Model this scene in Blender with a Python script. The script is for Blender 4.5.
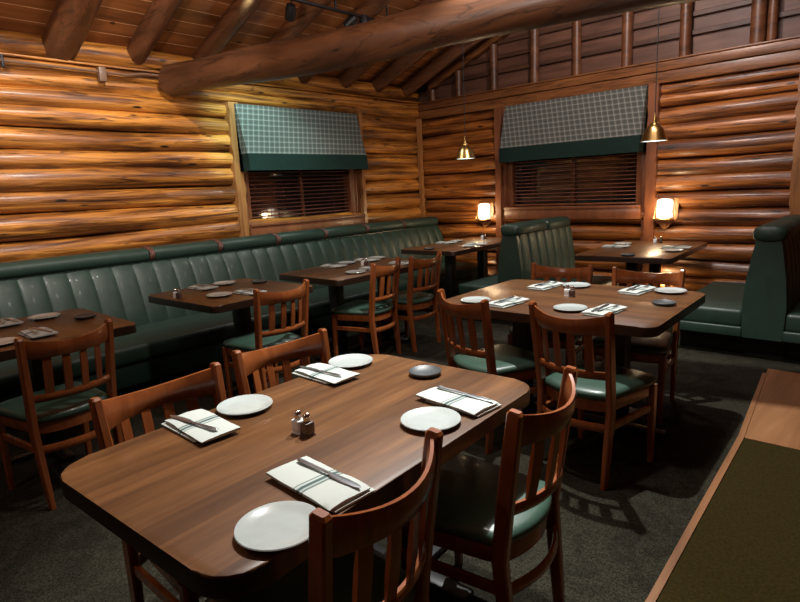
import bpy, bmesh, math, random
from mathutils import Vector, Matrix, noise
random.seed(7)
PI = math.pi
SC = bpy.context.scene
COL = SC.collection
for o in list(bpy.data.objects): bpy.data.objects.remove(o)

# ------------------------------------------------------------------ camera
cam_d = bpy.data.cameras.new('camera'); cam = bpy.data.objects.new('camera', cam_d); COL.objects.link(cam)
cam_d.sensor_fit = 'HORIZONTAL'; cam_d.sensor_width = 36; cam_d.lens = 571.05/800*36
cam_d.clip_start = 0.03; cam_d.clip_end = 60
RT = Vector((0.74285, 0.66774, -0.04787)); UP = Vector((-0.09402, 0.17486, 0.98010)); BK = Vector((0.66282, -0.72356, 0.19267))
M = Matrix(((RT.x, UP.x, BK.x, 0), (RT.y, UP.y, BK.y, 0), (RT.z, UP.z, BK.z, 1.43), (0, 0, 0, 1)))
cam.matrix_world = M
SC.camera = cam

# ------------------------------------------------------------------ world, exposure, lights
SC.view_settings.view_transform = 'Standard'; SC.view_settings.look = 'None'
SC.view_settings.gamma = 1; SC.view_settings.use_curve_mapping = False
SC.view_settings.exposure = 0.08
w = bpy.data.worlds.new('world'); SC.world = w; w.use_nodes = True
w.node_tree.nodes['Background'].inputs[0].default_value = (0.02, 0.03, 0.06, 1)
w.node_tree.nodes['Background'].inputs[1].default_value = 0.3

COOL = (0.86, 0.97, 1.0); NEUT = (1.0, 0.93, 0.82); WARM = (1.0, 0.72, 0.42)
def spot(name, loc, target, energy, angle, color, size=0.03, blend=0.4):
    l = bpy.data.lights.new(name, 'SPOT'); l.energy = energy; l.spot_size = math.radians(angle); l.spot_blend = blend
    l.color = color; l.shadow_soft_size = size
    o = bpy.data.objects.new(name, l); COL.objects.link(o); o.location = loc
    o.rotation_euler = (Vector(target)-Vector(loc)).to_track_quat('-Z', 'Y').to_euler(); return o
def area(name, loc, target, energy, sx, sy, color):
    l = bpy.data.lights.new(name, 'AREA'); l.energy = energy; l.shape = 'RECTANGLE'; l.size = sx; l.size_y = sy; l.color = color
    o = bpy.data.objects.new(name, l); COL.objects.link(o); o.location = loc
    o.rotation_euler = (Vector(target)-Vector(loc)).to_track_quat('-Z', 'Y').to_euler(); return o
TABLE = (0.97, 1.0, 0.96)
spot('track_spot_middle_table', (-1.8, 3.1, 3.95), (-1.35, 2.75, 0), 680, 74, TABLE, 0.03, 0.5)
spot('track_spot_front_table', (-1.75, 2.1, 4.0), (-1.3, 1.05, 0.7), 440, 40, TABLE, 0.03, 0.7)
spot('track_spot_wall_near', (-3.5, 0.2, 3.35), (-5.4, 0.9, 1.85), 330, 85, (1.0, 0.93, 0.86), 0.04, 0.9)
spot('track_spot_wall_middle', (-3.3, 2.0, 3.4), (-5.4, 2.4, 1.8), 165, 75, (1.0, 0.93, 0.86), 0.04, 0.9)
spot('track_spot_back_wall', (-1.9, 4.4, 3.95), (-2.6, 6.4, 1.6), 135, 105, (1.0, 0.88, 0.78), 0.04, 0.9)
spot('track_spot_booth', (-0.9, 4.0, 4.2), (-1.0, 6.2, 1.2), 62, 75, (0.98, 0.88, 0.88), 0.04, 0.9)
def fill_point(name, loc, energy, color, size):  # point light without a fixture, for the added fill
    l = bpy.data.lights.new(name, 'POINT'); l.energy = energy; l.color = color; l.shadow_soft_size = size
    o = bpy.data.objects.new(name, l); COL.objects.link(o); o.location = loc; return o
spot('track_spot_left_window', (-4.25, 3.0, 3.12), (-5.2, 3.62, 2.05), 150, 52, (0.58, 1.0, 0.95), 0.03, 0.9)
spot('added_ceiling_fill', (-2.2, 0.5, 2.3), (-3.9, 3.0, 3.4), 150, 130, (1.0, 0.82, 0.70), 0.15, 0.9)  # added spot with no fixture, brightens the ceiling and rafters
fill_point('added_fill_middle', (-1.5, 1.9, 3.35), 100, (1.0, 0.92, 0.86), 0.12)  # added unseen fill for the rafters, upper walls and tables
fill_point('added_fill_near', (-2.6, -0.6, 2.9), 28, (1.0, 0.90, 0.78), 0.12)  # added unseen fill for the near left side of the room
fill_point('added_fill_far', (-1.8, 4.4, 3.5), 50, (0.98, 0.84, 0.86), 0.12)  # added fill standing in for bounce on the ceiling beyond the tie beam

# ------------------------------------------------------------------ materials
def newmat(name):
    m = bpy.data.materials.new(name); m.use_nodes = True
    nt = m.node_tree; return m, nt, nt.nodes['Principled BSDF']
def N(nt, t, **k):
    n = nt.nodes.new(t)
    for a, b in k.items():
        if a == 'ins':
            for i, v in b.items(): n.inputs[i].default_value = v
        else: setattr(n, a, b)
    return n
def ramp(nt, stops, fac):
    r = nt.nodes.new('ShaderNodeValToRGB'); e = r.color_ramp.elements
    while len(e) < len(stops): e.new(0.5)
    for i, (p, c) in enumerate(stops): e[i].position = p; e[i].color = (c[0], c[1], c[2], 1)
    nt.links.new(fac, r.inputs[0]); return r.outputs[0]
def coords(nt, scale, rnd=False):
    tc = N(nt, 'ShaderNodeTexCoord'); mp = N(nt, 'ShaderNodeMapping'); mp.inputs['Scale'].default_value = scale
    nt.links.new(tc.outputs['Object'], mp.inputs[0])
    if rnd:
        oi = N(nt, 'ShaderNodeObjectInfo'); mm = N(nt, 'ShaderNodeMath', operation='MULTIPLY', ins={1: 37.0})
        nt.links.new(oi.outputs['Random'], mm.inputs[0])
        cb = N(nt, 'ShaderNodeCombineXYZ')
        for i in range(3): nt.links.new(mm.outputs[0], cb.inputs[i])
        nt.links.new(cb.outputs[0], mp.inputs['Location'])
    return mp.outputs[0]
def setp(b, **k):
    al = dict(rough='Roughness', metal='Metallic', coat='Coat Weight', coatr='Coat Roughness', spec='Specular IOR Level', trans='Transmission Weight', ior='IOR', alpha='Alpha')
    for a, v in k.items(): b.inputs[al[a]].default_value = v
def mix(nt, fac, a, b, mode='MIX'):
    m = N(nt, 'ShaderNodeMix', data_type='RGBA', blend_type=mode)
    for s, v in ((0, fac), (6, a), (7, b)):
        if isinstance(v, (int, float)): m.inputs[s].default_value = v
        elif isinstance(v, tuple): m.inputs[s].default_value = (v[0], v[1], v[2], 1)
        else: nt.links.new(v, m.inputs[s])
    return m.outputs[2]
def wood(name, stops, scale, rough=0.35, coat=0.0, bump=0.1, rnd=False, cracks=0.0, crack_scale=None, dist=0.6, knots=False, vary=None):
    m, nt, b = newmat(name); c = coords(nt, scale, rnd)
    n = N(nt, 'ShaderNodeTexNoise', ins={'Scale': 1.0, 'Detail': 7.0, 'Roughness': 0.62, 'Distortion': dist}); nt.links.new(c, n.inputs['Vector'])
    col = ramp(nt, stops, n.outputs['Fac'])
    if cracks:
        c2 = coords(nt, crack_scale, rnd)
        n2 = N(nt, 'ShaderNodeTexNoise', ins={'Scale': 1.0, 'Detail': 4.0, 'Roughness': 0.5, 'Distortion': 0.3}); nt.links.new(c2, n2.inputs['Vector'])
        f = ramp(nt, [(0.0, (0, 0, 0)), (0.485, (0, 0, 0)), (0.5, (1, 1, 1)), (0.515, (0, 0, 0)), (1.0, (0, 0, 0))], n2.outputs['Fac'])
        mm = N(nt, 'ShaderNodeMath', operation='MULTIPLY', ins={1: cracks}); nt.links.new(f, mm.inputs[0])
        col = mix(nt, mm.outputs[0], col, (stops[0][1][0]*0.25, stops[0][1][1]*0.25, stops[0][1][2]*0.25))
    if knots:
        c3 = coords(nt, knots, rnd)
        v = N(nt, 'ShaderNodeTexVoronoi', ins={'Scale': 1.0}); nt.links.new(c3, v.inputs['Vector'])
        f = ramp(nt, [(0.0, (1, 1, 1)), (0.07, (1, 1, 1)), (0.13, (0, 0, 0))], v.outputs['Distance'])
        col = mix(nt, f, col, (stops[0][1][0]*0.4, stops[0][1][1]*0.35, stops[0][1][2]*0.3))
    if vary:
        c4 = coords(nt, vary, rnd)
        n4 = N(nt, 'ShaderNodeTexNoise', ins={'Scale': 1.0, 'Detail': 3.0, 'Distortion': 0.5}); nt.links.new(c4, n4.inputs['Vector'])
        col = mix(nt, 1.0, col, ramp(nt, [(0.33, (0.38, 0.30, 0.28)), (0.5, (0.85, 0.80, 0.78)), (0.66, (1.25, 1.22, 1.2))], n4.outputs['Fac']), 'MULTIPLY')
    nt.links.new(col, b.inputs['Base Color'])
    if bump:
        bp = N(nt, 'ShaderNodeBump', ins={'Strength': bump, 'Distance': 0.02}); nt.links.new(n.outputs['Fac'], bp.inputs['Height']); nt.links.new(bp.outputs[0], b.inputs['Normal'])
    setp(b, rough=rough, coat=coat, coatr=0.24); return m
def plain(name, col, rough=0.5, metal=0.0, coat=0.0, noise_amt=0.0, nscale=30, bump=0.0):
    m, nt, b = newmat(name); b.inputs['Base Color'].default_value = (*col, 1)
    c = coords(nt, (1, 1, 1))
    n = N(nt, 'ShaderNodeTexNoise', ins={'Scale': float(nscale), 'Detail': 3.0}); nt.links.new(c, n.inputs['Vector'])
    a = max(noise_amt, 0.04)
    cc = ramp(nt, [(0.3, tuple(x*(1-a) for x in col)), (0.7, tuple(min(1, x*(1+a)) for x in col))], n.outputs['Fac'])
    nt.links.new(cc, b.inputs['Base Color'])
    if bump:
        bp = N(nt, 'ShaderNodeBump', ins={'Strength': bump, 'Distance': 0.003}); nt.links.new(n.outputs['Fac'], bp.inputs['Height']); nt.links.new(bp.outputs[0], b.inputs['Normal'])
    setp(b, rough=rough, metal=metal, coat=coat, coatr=0.1); return m
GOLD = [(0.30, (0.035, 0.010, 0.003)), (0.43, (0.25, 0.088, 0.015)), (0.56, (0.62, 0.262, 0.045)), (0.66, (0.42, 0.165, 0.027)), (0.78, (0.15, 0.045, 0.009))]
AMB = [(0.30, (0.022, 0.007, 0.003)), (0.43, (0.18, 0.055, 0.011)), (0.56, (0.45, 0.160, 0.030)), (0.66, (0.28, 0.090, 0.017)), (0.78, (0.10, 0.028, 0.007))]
BRN = [(0.3, (0.055, 0.020, 0.009)), (0.5, (0.125, 0.045, 0.018)), (0.7, (0.20, 0.075, 0.030))]
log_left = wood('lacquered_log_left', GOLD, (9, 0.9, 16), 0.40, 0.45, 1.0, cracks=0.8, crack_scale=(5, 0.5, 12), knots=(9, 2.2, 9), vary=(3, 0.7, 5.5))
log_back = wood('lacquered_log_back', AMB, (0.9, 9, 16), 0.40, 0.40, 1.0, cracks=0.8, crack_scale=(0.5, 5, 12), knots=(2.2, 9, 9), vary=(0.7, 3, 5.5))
beam_m = wood('dark_beam_log', [(p, (c[0]*0.68, c[1]*0.68, c[2]*0.66)) for p, c in BRN], (0.9, 8, 8), 0.42, 0.15, 0.4, cracks=0.7, crack_scale=(0.5, 7, 7), knots=(2, 9, 9))
rafter_m = wood('rafter_log', BRN, (1.2, 8, 8), 0.45, 0.1, 0.3, cracks=0.6, crack_scale=(0.6, 7, 7))
trimwood = wood('scribed_trim_wood', [(0.3, (0.13, 0.045, 0.012)), (0.5, (0.34, 0.145, 0.045)), (0.8, (0.44, 0.21, 0.075))], (14, 14, 1.5), 0.4, 0.2, 0.2)
trimdark = wood('window_casing_wood', [(0.3, (0.13, 0.042, 0.018)), (0.7, (0.27, 0.095, 0.038))], (8, 8, 2), 0.35, 0.3, 0.1)
railwood = wood('rail_board_wood', [(0.3, (0.10, 0.033, 0.012)), (0.55, (0.24, 0.09, 0.03)), (0.75, (0.33, 0.14, 0.045))], (1.6, 1.6, 14), 0.4, 0.2, 0.3, cracks=0.7, crack_scale=(0.7, 0.7, 12))
chairwood = wood('cherry_stained_chair_wood', [(0.3, (0.17, 0.042, 0.011)), (0.55, (0.25, 0.068, 0.018)), (0.8, (0.33, 0.095, 0.026))], (16, 16, 3), 0.26, 0.4, 0.03, rnd=True)
slatwood = plain('blind_slat_wood', (0.32, 0.12, 0.08), 0.35, coat=0.3)
vinyl = plain('green_vinyl', (0.016, 0.038, 0.027), 0.5, coat=0.03, noise_amt=0.15, nscale=12, bump=0.02)
vinyl_seat = plain('green_seat_vinyl', (0.036, 0.074, 0.053), 0.40, coat=0.12, noise_amt=0.1, nscale=12)
piping = plain('green_vinyl_piping', (0.015, 0.04, 0.03), 0.4)
black = plain('black_painted_metal', (0.008, 0.008, 0.009), 0.45)
kick = plain('black_kick_board', (0.006, 0.006, 0.007), 0.6)
strapm = plain('brown_braided_leather', (0.09, 0.03, 0.02), 0.6, noise_amt=0.5, nscale=120)
white = plain('white_porcelain', (0.42, 0.46, 0.45), 0.18, coat=0.6)
dish = plain('black_slate_dish', (0.05, 0.056, 0.06), 0.45)
steel = plain('polished_steel', (0.46, 0.50, 0.54), 0.30, metal=1.0)
chrome = plain('chrome', (0.8, 0.8, 0.8), 0.12, metal=1.0)
brass = plain('brushed_brass', (0.62, 0.42, 0.16), 0.28, metal=1.0)
salt = plain('salt_in_clear_shaker', (0.88, 0.90, 0.92), 0.45, coat=0.2)
pepper = plain('pepper_in_clear_shaker', (0.085, 0.05, 0.04), 0.4, coat=0.8, noise_amt=0.5, nscale=400)
conduitm = plain('painted_conduit', (0.16, 0.085, 0.05), 0.45)
cordm = plain('black_cord', (0.01, 0.01, 0.01), 0.6)
gbrd, nt, b = newmat('gable_boards')
c = coords(nt, (1, 1, 1)); n = N(nt, 'ShaderNodeTexNoise', ins={'Scale': 1.0, 'Detail': 6.0}); mp = N(nt, 'ShaderNodeMapping'); mp.inputs['Scale'].default_value = (2, 2, 14)
nt.links.new(c, mp.inputs[0]); nt.links.new(mp.outputs[0], n.inputs['Vector'])
nt.links.new(ramp(nt, [(0.3, (0.07, 0.028, 0.018)), (0.7, (0.17, 0.075, 0.045))], n.outputs['Fac']), b.inputs['Base Color']); setp(b, rough=0.5)
# plank ceiling: planks along Y, thin pale joint lines
ceilm, nt, b = newmat('ceiling_planks')
tc = N(nt, 'ShaderNodeTexCoord'); sp = N(nt, 'ShaderNodeSeparateXYZ'); nt.links.new(tc.outputs['Object'], sp.inputs[0])
dv = N(nt, 'ShaderNodeMath', operation='DIVIDE', ins={1: 0.152}); nt.links.new(sp.outputs[0], dv.inputs[0])
fr = N(nt, 'ShaderNodeMath', operation='FRACT'); nt.links.new(dv.outputs[0], fr.inputs[0])
fl = N(nt, 'ShaderNodeMath', operation='FLOOR'); nt.links.new(dv.outputs[0], fl.inputs[0])
wn = N(nt, 'ShaderNodeTexWhiteNoise', noise_dimensions='1D'); nt.links.new(fl.outputs[0], wn.inputs['W'])
c = coords(nt, (9, 1.2, 9)); n = N(nt, 'ShaderNodeTexNoise', ins={'Scale': 1.0, 'Detail': 6.0, 'Distortion': 0.5}); nt.links.new(c, n.inputs['Vector'])
base = ramp(nt, [(0.3, (0.17, 0.055, 0.017)), (0.55, (0.36, 0.125, 0.036)), (0.75, (0.46, 0.17, 0.05))], n.outputs['Fac'])
var = ramp(nt, [(0.0, (0.65, 0.65, 0.65)), (1.0, (1.1, 1.1, 1.1))], wn.outputs['Value'])
base = mix(nt, 1.0, base, var, 'MULTIPLY')
ln = ramp(nt, [(0.0, (1, 1, 1)), (0.035, (1, 1, 1)), (0.05, (0, 0, 0))], fr.outputs[0])
base = mix(nt, ln, base, (0.80, 0.46, 0.25))
c2 = coords(nt, (5, 4, 5)); v = N(nt, 'ShaderNodeTexVoronoi', ins={'Scale': 1.0}); nt.links.new(c2, v.inputs['Vector'])
kn = ramp(nt, [(0.0, (1, 1, 1)), (0.06, (1, 1, 1)), (0.12, (0, 0, 0))], v.outputs['Distance'])
base = mix(nt, kn, base, (0.05, 0.015, 0.006)); nt.links.new(base, b.inputs['Base Color']); setp(b, rough=0.42, coat=0.15)
# butcher-block table top, strips along local Y
def tabletop_mat(name):
    m, nt, b = newmat(name)
    tc = N(nt, 'ShaderNodeTexCoord'); sp = N(nt, 'ShaderNodeSeparateXYZ'); nt.links.new(tc.outputs['Object'], sp.inputs[0])
    dv = N(nt, 'ShaderNodeMath', operation='DIVIDE', ins={1: 0.085}); nt.links.new(sp.outputs[0], dv.inputs[0])
    fl = N(nt, 'ShaderNodeMath', operation='FLOOR'); nt.links.new(dv.outputs[0], fl.inputs[0])
    oi = N(nt, 'ShaderNodeObjectInfo'); ad = N(nt, 'ShaderNodeMath', operation='ADD'); nt.links.new(fl.outputs[0], ad.inputs[0]); nt.links.new(oi.outputs['Random'], ad.inputs[1])
    wn = N(nt, 'ShaderNodeTexWhiteNoise', noise_dimensions='1D'); nt.links.new(ad.outputs[0], wn.inputs['W'])
    c = coords(nt, (26, 2.2, 26), True); n = N(nt, 'ShaderNodeTexNoise', ins={'Scale': 1.0, 'Detail': 8.0, 'Roughness': 0.6, 'Distortion': 0.4}); nt.links.new(c, n.inputs['Vector'])
    base = ramp(nt, [(0.25, (0.060, 0.022, 0.007)), (0.5, (0.112, 0.046, 0.015)), (0.78, (0.175, 0.078, 0.027))], n.outputs['Fac'])
    var = ramp(nt, [(0.0, (0.62, 0.60, 0.60)), (1.0, (1.2, 1.2, 1.2))], wn.outputs['Value'])
    nt.links.new(mix(nt, 1.0, base, var, 'MULTIPLY'), b.inputs['Base Color'])
    setp(b, rough=0.40, coat=0.2, coatr=0.22, spec=0.4); return m
tabletop = tabletop_mat('stained_butcher_block')
edgewood = plain('dark_table_edge', (0.020, 0.009, 0.005), 0.35, coat=0.3)
# carpet
carpet, nt, b = newmat('patterned_carpet')
c = coords(nt, (1, 1, 1))
n1 = N(nt, 'ShaderNodeTexNoise', ins={'Scale': 160.0, 'Detail': 2.0}); nt.links.new(c, n1.inputs['Vector'])
n2 = N(nt, 'ShaderNodeTexNoise', ins={'Scale': 2.6, 'Detail': 3.0, 'Distortion': 1.6}); nt.links.new(c, n2.inputs['Vector'])
fine = ramp(nt, [(0.35, (0.010, 0.009, 0.0055)), (0.65, (0.037, 0.033, 0.023))], n1.outputs['Fac'])
leaf = ramp(nt, [(0.42, (0.72, 0.72, 0.72)), (0.47, (1, 1, 1)), (0.53, (1.0, 1.0, 0.98)), (0.58, (0.75, 0.75, 0.75))], n2.outputs['Fac'])
nt.links.new(mix(nt, 1.0, fine, leaf, 'MULTIPLY'), b.inputs['Base Color']); setp(b, rough=0.95, spec=0.1)
bp = N(nt, 'ShaderNodeBump', ins={'Strength': 0.5, 'Distance': 0.006}); nt.links.new(n1.outputs['Fac'], bp.inputs['Height']); nt.links.new(bp.outputs[0], b.inputs['Normal'])
olive = plain('olive_carpet', (0.024, 0.0165, 0.0035), 0.95, noise_amt=0.3, nscale=90, bump=0.4)
olive.node_tree.nodes['Principled BSDF'].inputs['Specular IOR Level'].default_value = 0.08
floorwood = wood('wood_floor', [(0.3, (0.15, 0.062, 0.024)), (0.6, (0.27, 0.12, 0.05)), (0.8, (0.33, 0.16, 0.07))], (9, 1.0, 9), 0.42, 0.15, 0.05)
# plaid
def plaid(name, u):
    m, nt, b = newmat(name)
    tc = N(nt, 'ShaderNodeTexCoord'); sp = N(nt, 'ShaderNodeSeparateXYZ'); nt.links.new(tc.outputs['Object'], sp.inputs[0])
    # second coordinate runs down the cloth; the first along the window (plus depth on the side returns)
    sm = N(nt, 'ShaderNodeMath', operation='ADD'); nt.links.new(sp.outputs[0], sm.inputs[0]); nt.links.new(sp.outputs[1], sm.inputs[1])
    def band(src, period, lo, hi, off=0.0):
        a = N(nt, 'ShaderNodeMath', operation='ADD', ins={1: off}); nt.links.new(src, a.inputs[0])
        d = N(nt, 'ShaderNodeMath', operation='DIVIDE', ins={1: period}); nt.links.new(a.outputs[0], d.inputs[0])
        f = N(nt, 'ShaderNodeMath', operation='FRACT'); nt.links.new(d.outputs[0], f.inputs[0])
        return ramp(nt, [(0.0, (0, 0, 0)), (lo, (0, 0, 0)), (lo+0.01, (1, 1, 1)), (hi, (1, 1, 1)), (hi+0.01, (0, 0, 0))], f.outputs[0])
    col = (0.26, 0.27, 0.25)
    dark = (0.12, 0.13, 0.12)
    x, z = sm.outputs[0], sp.outputs[2]
    f = mix(nt, 0.6, (0, 0, 0), band(x, 0.064, 0.25, 0.75)); col1 = mix(nt, f, col, dark)
    f = mix(nt, 0.6, (0, 0, 0), band(z, 0.056, 0.25, 0.75)); col1 = mix(nt, f, col1, dark)
    f = mix(nt, 0.9, (0, 0, 0), band(x, 0.064, 0.0, 0.075, 0.004)); col1 = mix(nt, f, col1, (0.55, 0.56, 0.50))
    f = mix(nt, 0.9, (0, 0, 0), band(z, 0.056, 0.0, 0.075, 0.004)); col1 = mix(nt, f, col1, (0.55, 0.56, 0.50))
    nt.links.new(col1, b.inputs['Base Color']); setp(b, rough=0.9); return m
plaid_m = plaid('grey_plaid_cloth', 1)
band_m = plain('dark_green_cloth', (0.011, 0.040, 0.031), 0.85, noise_amt=0.1, nscale=60)
# napkin with stripes across the short side (local x)
napm, nt, b = newmat('white_napkin_green_stripes')
tc = N(nt, 'ShaderNodeTexCoord'); sp = N(nt, 'ShaderNodeSeparateXYZ'); nt.links.new(tc.outputs['Object'], sp.inputs[0])
ad = N(nt, 'ShaderNodeMath', operation='ADD', ins={1: 0.5}); nt.links.new(sp.outputs[0], ad.inputs[0])
st = ramp(nt, [(0.0, (0, 0, 0)), (0.478, (0, 0, 0)), (0.479, (1, 1, 1)), (0.484, (1, 1, 1)), (0.485, (0, 0, 0)), (0.491, (0, 0, 0)), (0.492, (1, 1, 1)), (0.501, (1, 1, 1)), (0.502, (0, 0, 0)), (0.508, (0, 0, 0)), (0.509, (1, 1, 1)), (0.514, (1, 1, 1)), (0.515, (0, 0, 0))], ad.outputs[0])
nt.links.new(mix(nt, st, (0.45, 0.48, 0.45), (0.045, 0.085, 0.085)), b.inputs['Base Color']); setp(b, rough=0.85)
cw = coords(nt, (700, 700, 700)); n = N(nt, 'ShaderNodeTexNoise', ins={'Scale': 1.0}); nt.links.new(cw, n.inputs['Vector'])
bp = N(nt, 'ShaderNodeBump', ins={'Strength': 0.15, 'Distance': 0.001}); nt.links.new(n.outputs['Fac'], bp.inputs['Height']); nt.links.new(bp.outputs[0], b.inputs['Normal'])
def emit(name, col, s):
    m, nt, b = newmat(name); b.inputs['Base Color'].default_value = (*col, 1)
    b.inputs['Emission Color'].default_value = (*col, 1); b.inputs['Emission Strength'].default_value = s; return m
lantern = emit('lit_white_glass', (1.0, 0.90, 0.74), 3.5)
lens_m = emit('lit_pendant_lens', (0.80, 0.97, 0.92), 2.2)
ledlens = emit('lit_spot_lens', (0.75, 1.0, 0.98), 8.0)
glassm, nt, b = newmat('night_window_glass'); b.inputs['Base Color'].default_value = (0.012, 0.012, 0.016, 1); setp(b, rough=0.05, spec=0.8, coat=0.5)

# ------------------------------------------------------------------ mesh helpers
def link(name, bm, mat, parent=None, smooth=35, tag=None, rot=None, loc=None):
    bmesh.ops.recalc_face_normals(bm, faces=bm.faces)
    me = bpy.data.meshes.new(name); bm.to_mesh(me); bm.free()
    mats = mat if isinstance(mat, (list, tuple)) else [mat]
    for mm in mats: me.materials.append(mm)
    if smooth:
        me.polygons.foreach_set('use_smooth', [True]*len(me.polygons)); me.set_sharp_from_angle(angle=math.radians(smooth))
    o = bpy.data.objects.new(name, me); COL.objects.link(o)
    if parent: o.parent = parent
    if loc: o.location = loc
    if rot is not None: o.rotation_euler = (0, 0, rot)
    return o
def tag(o, label, cat, group=None):
    o['label'] = label; o['category'] = cat
    if group: o['group'] = group
    return o
def struct(o): o['kind'] = 'structure'; return o
def thing(name, label, cat, loc=(0, 0, 0), rot=0, group=None):
    o = bpy.data.objects.new(name, None); COL.objects.link(o); o.empty_display_size = 0.1
    o.location = loc; o.rotation_euler = (0, 0, rot); return tag(o, label, cat, group)
def dup(root, loc, rot, label, group=None):
    r = root.copy(); COL.objects.link(r); r.location = loc; r.rotation_euler = (0, 0, rot); r['label'] = label
    if group: r['group'] = group
    for ch in list(root.children):
        c = ch.copy(); COL.objects.link(c); c.parent = r
        for g in ch.children:
            d = g.copy(); COL.objects.link(d); d.parent = c
    return r
def B(): return bmesh.new()
def box(bm, x0, x1, y0, y1, z0, z1, bev=0.0, seg=2):
    r = bmesh.ops.create_cube(bm, size=1.0); vs = r['verts']
    for v in vs: v.co = Vector(((x0+x1)/2+v.co.x*(x1-x0), (y0+y1)/2+v.co.y*(y1-y0), (z0+z1)/2+v.co.z*(z1-z0)))
    if bev:
        es = list({e for v in vs for e in v.link_edges})
        bmesh.ops.bevel(bm, geom=es, offset=bev, segments=seg, affect='EDGES', profile=0.5)
    return bm
def grid_solid(bm, rings, closed_ring=True, cap=True):
    V = [[bm.verts.new(p) for p in r] for r in rings]
    n = len(V[0])
    for i in range(len(V)-1):
        for j in range(n if closed_ring else n-1):
            k = (j+1) % n
            bm.faces.new((V[i][j], V[i][k], V[i+1][k], V[i+1][j]))
    if cap and closed_ring:
        bm.faces.new(list(reversed(V[0]))); bm.faces.new(V[-1])
    return V
def frame_at(t):
    t = t.normalized(); a = Vector((0, 0, 1)) if abs(t.z) < 0.9 else Vector((0, 1, 0))
    s = t.cross(a).normalized(); u = s.cross(t).normalized(); return s, u
def tube(bm, pts, r, n=10, rad=None):
    pts = [Vector(p) for p in pts]; rings = []
    for i, p in enumerate(pts):
        t = pts[min(i+1, len(pts)-1)]-pts[max(i-1, 0)]; s, u = frame_at(t); rr = rad[i] if rad else r
        rings.append([p+s*rr*math.cos(2*PI*k/n)+u*rr*math.sin(2*PI*k/n) for k in range(n)])
    grid_solid(bm, rings)
def sweep(bm, pts, hw, hh, taper=None):
    """rectangular bar along pts; hw along x, hh across"""
    pts = [Vector(p) for p in pts]; rings = []
    for i, p in enumerate(pts):
        t = (pts[min(i+1, len(pts)-1)]-pts[max(i-1, 0)]).normalized()
        s = Vector((1, 0, 0)); u = t.cross(s).normalized(); s = u.cross(t).normalized()
        k = taper[i] if taper else 1.0; a, b2 = hw*k, hh*k; c = min(a, b2)*0.35
        prof = [(-a+c, -b2), (a-c, -b2), (a, -b2+c), (a, b2-c), (a-c, b2), (-a+c, b2), (-a, b2-c), (-a, -b2+c)]
        rings.append([p+s*x+u*y for x, y in prof])
    grid_solid(bm, rings)
def lathe(bm, prof, n=32, c=(0, 0, 0), closed=True):
    rings = [[Vector((c[0]+r*math.cos(2*PI*k/n), c[1]+r*math.sin(2*PI*k/n), c[2]+z)) for k in range(n)] for r, z in prof]
    grid_solid(bm, rings, cap=closed)
def prism(bm, outline, z0, z1, bev=0.0, seg=2, top_only=False):
    lo = [bm.verts.new((x, y, z0)) for x, y in outline]; hi = [bm.verts.new((x, y, z1)) for x, y in outline]
    n = len(outline); f1 = bm.faces.new(list(reversed(lo))); f2 = bm.faces.new(hi)
    for i in range(n): bm.faces.new((lo[i], lo[(i+1) % n], hi[(i+1) % n], hi[i]))
    if bev:
        es = list(f2.edges)+([] if top_only else list(f1.edges))
        bmesh.ops.bevel(bm, geom=es, offset=bev, segments=seg, affect='EDGES', profile=0.5)
def round_rect(x0, x1, y0, y1, r, n=6):
    pts = []
    for cx, cy, a in ((x1-r, y0+r, -PI/2), (x1-r, y1-r, 0), (x0+r, y1-r, PI/2), (x0+r, y0+r, PI)):
        for k in range(n+1): t = a+PI/2*k/n; pts.append((cx+r*math.cos(t), cy+r*math.sin(t)))
    return pts
def log_tube(bm, p0, p1, r, seed, n=14, wob=0.012, rv=0.06, step=0.12, taper=0.0):
    p0, p1 = Vector(p0), Vector(p1); L = (p1-p0).length; m = max(2, int(L/step)); t = (p1-p0).normalized(); s, u = frame_at(t)
    rings = []
    for i in range(m+1):
        f = i/m; d = f*L
        c = p0+t*d+s*wob*noise.noise(Vector((d*0.7, seed*7.3, 1.1)))+u*wob*noise.noise(Vector((d*0.7, seed*5.1, 9.4)))
        rr = r*(1+rv*noise.noise(Vector((d*1.3, seed*3.7, 4.2))))*(1-taper*f)
        ring = []
        for k in range(n):
            a = 2*PI*k/n
            q = rr*(1+0.07*noise.noise(Vector((d*1.6, math.cos(a)*1.3+seed, math.sin(a)*1.3))))
            ring.append(c+s*q*math.cos(a)+u*q*math.sin(a))
        rings.append(ring)
    grid_solid(bm, rings)

# ------------------------------------------------------------------ room shell
XL, YB = -5.37, 6.45
RZ = lambda x: 2.83+0.40*(x+5.37)
FZ = 0.035
bm = B(); box(bm, -5.6, 4.2, -3.0, 6.6, -0.12, FZ-0.012)
prism(bm, [(-5.6, -3.0), (-0.80, -3.0), (-0.63, 0.5), (-0.585, 1.2), (-0.553, 1.77), (-0.612, 3.31), (-0.70, 4.52), (-0.71, 4.65), (4.2, 4.65), (4.2, 6.6), (-5.6, 6.6)], FZ-0.01, FZ)
struct(link('floor', bm, carpet, smooth=0))
bm = B(); prism(bm, [(-0.71, 4.65), (-0.70, 4.52), (-0.61, 3.315), (4.2, 3.315), (4.2, 4.65)], FZ-0.01, FZ+0.001)
struct(link('floor_wood', bm, floorwood, smooth=0))
bm = B(); prism(bm, [(-0.52, -3.0), (4.2, -3.0), (4.2, 3.31), (-0.59, 3.31), (-0.535, 1.77)], FZ-0.01, FZ)
struct(link('floor_olive_carpet', bm, olive, smooth=0))
bm = B(); prism(bm, [(-0.53, -1.0), (-0.50, -1.0), (-0.535, 1.77), (-0.588, 3.31), (-0.695, 4.52), (-0.72, 4.52), (-0.617, 3.31), (-0.562, 1.77)], FZ-0.01, FZ+0.006, 0.002)
struct(link('trim_threshold', bm, floorwood, smooth=0))

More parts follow.
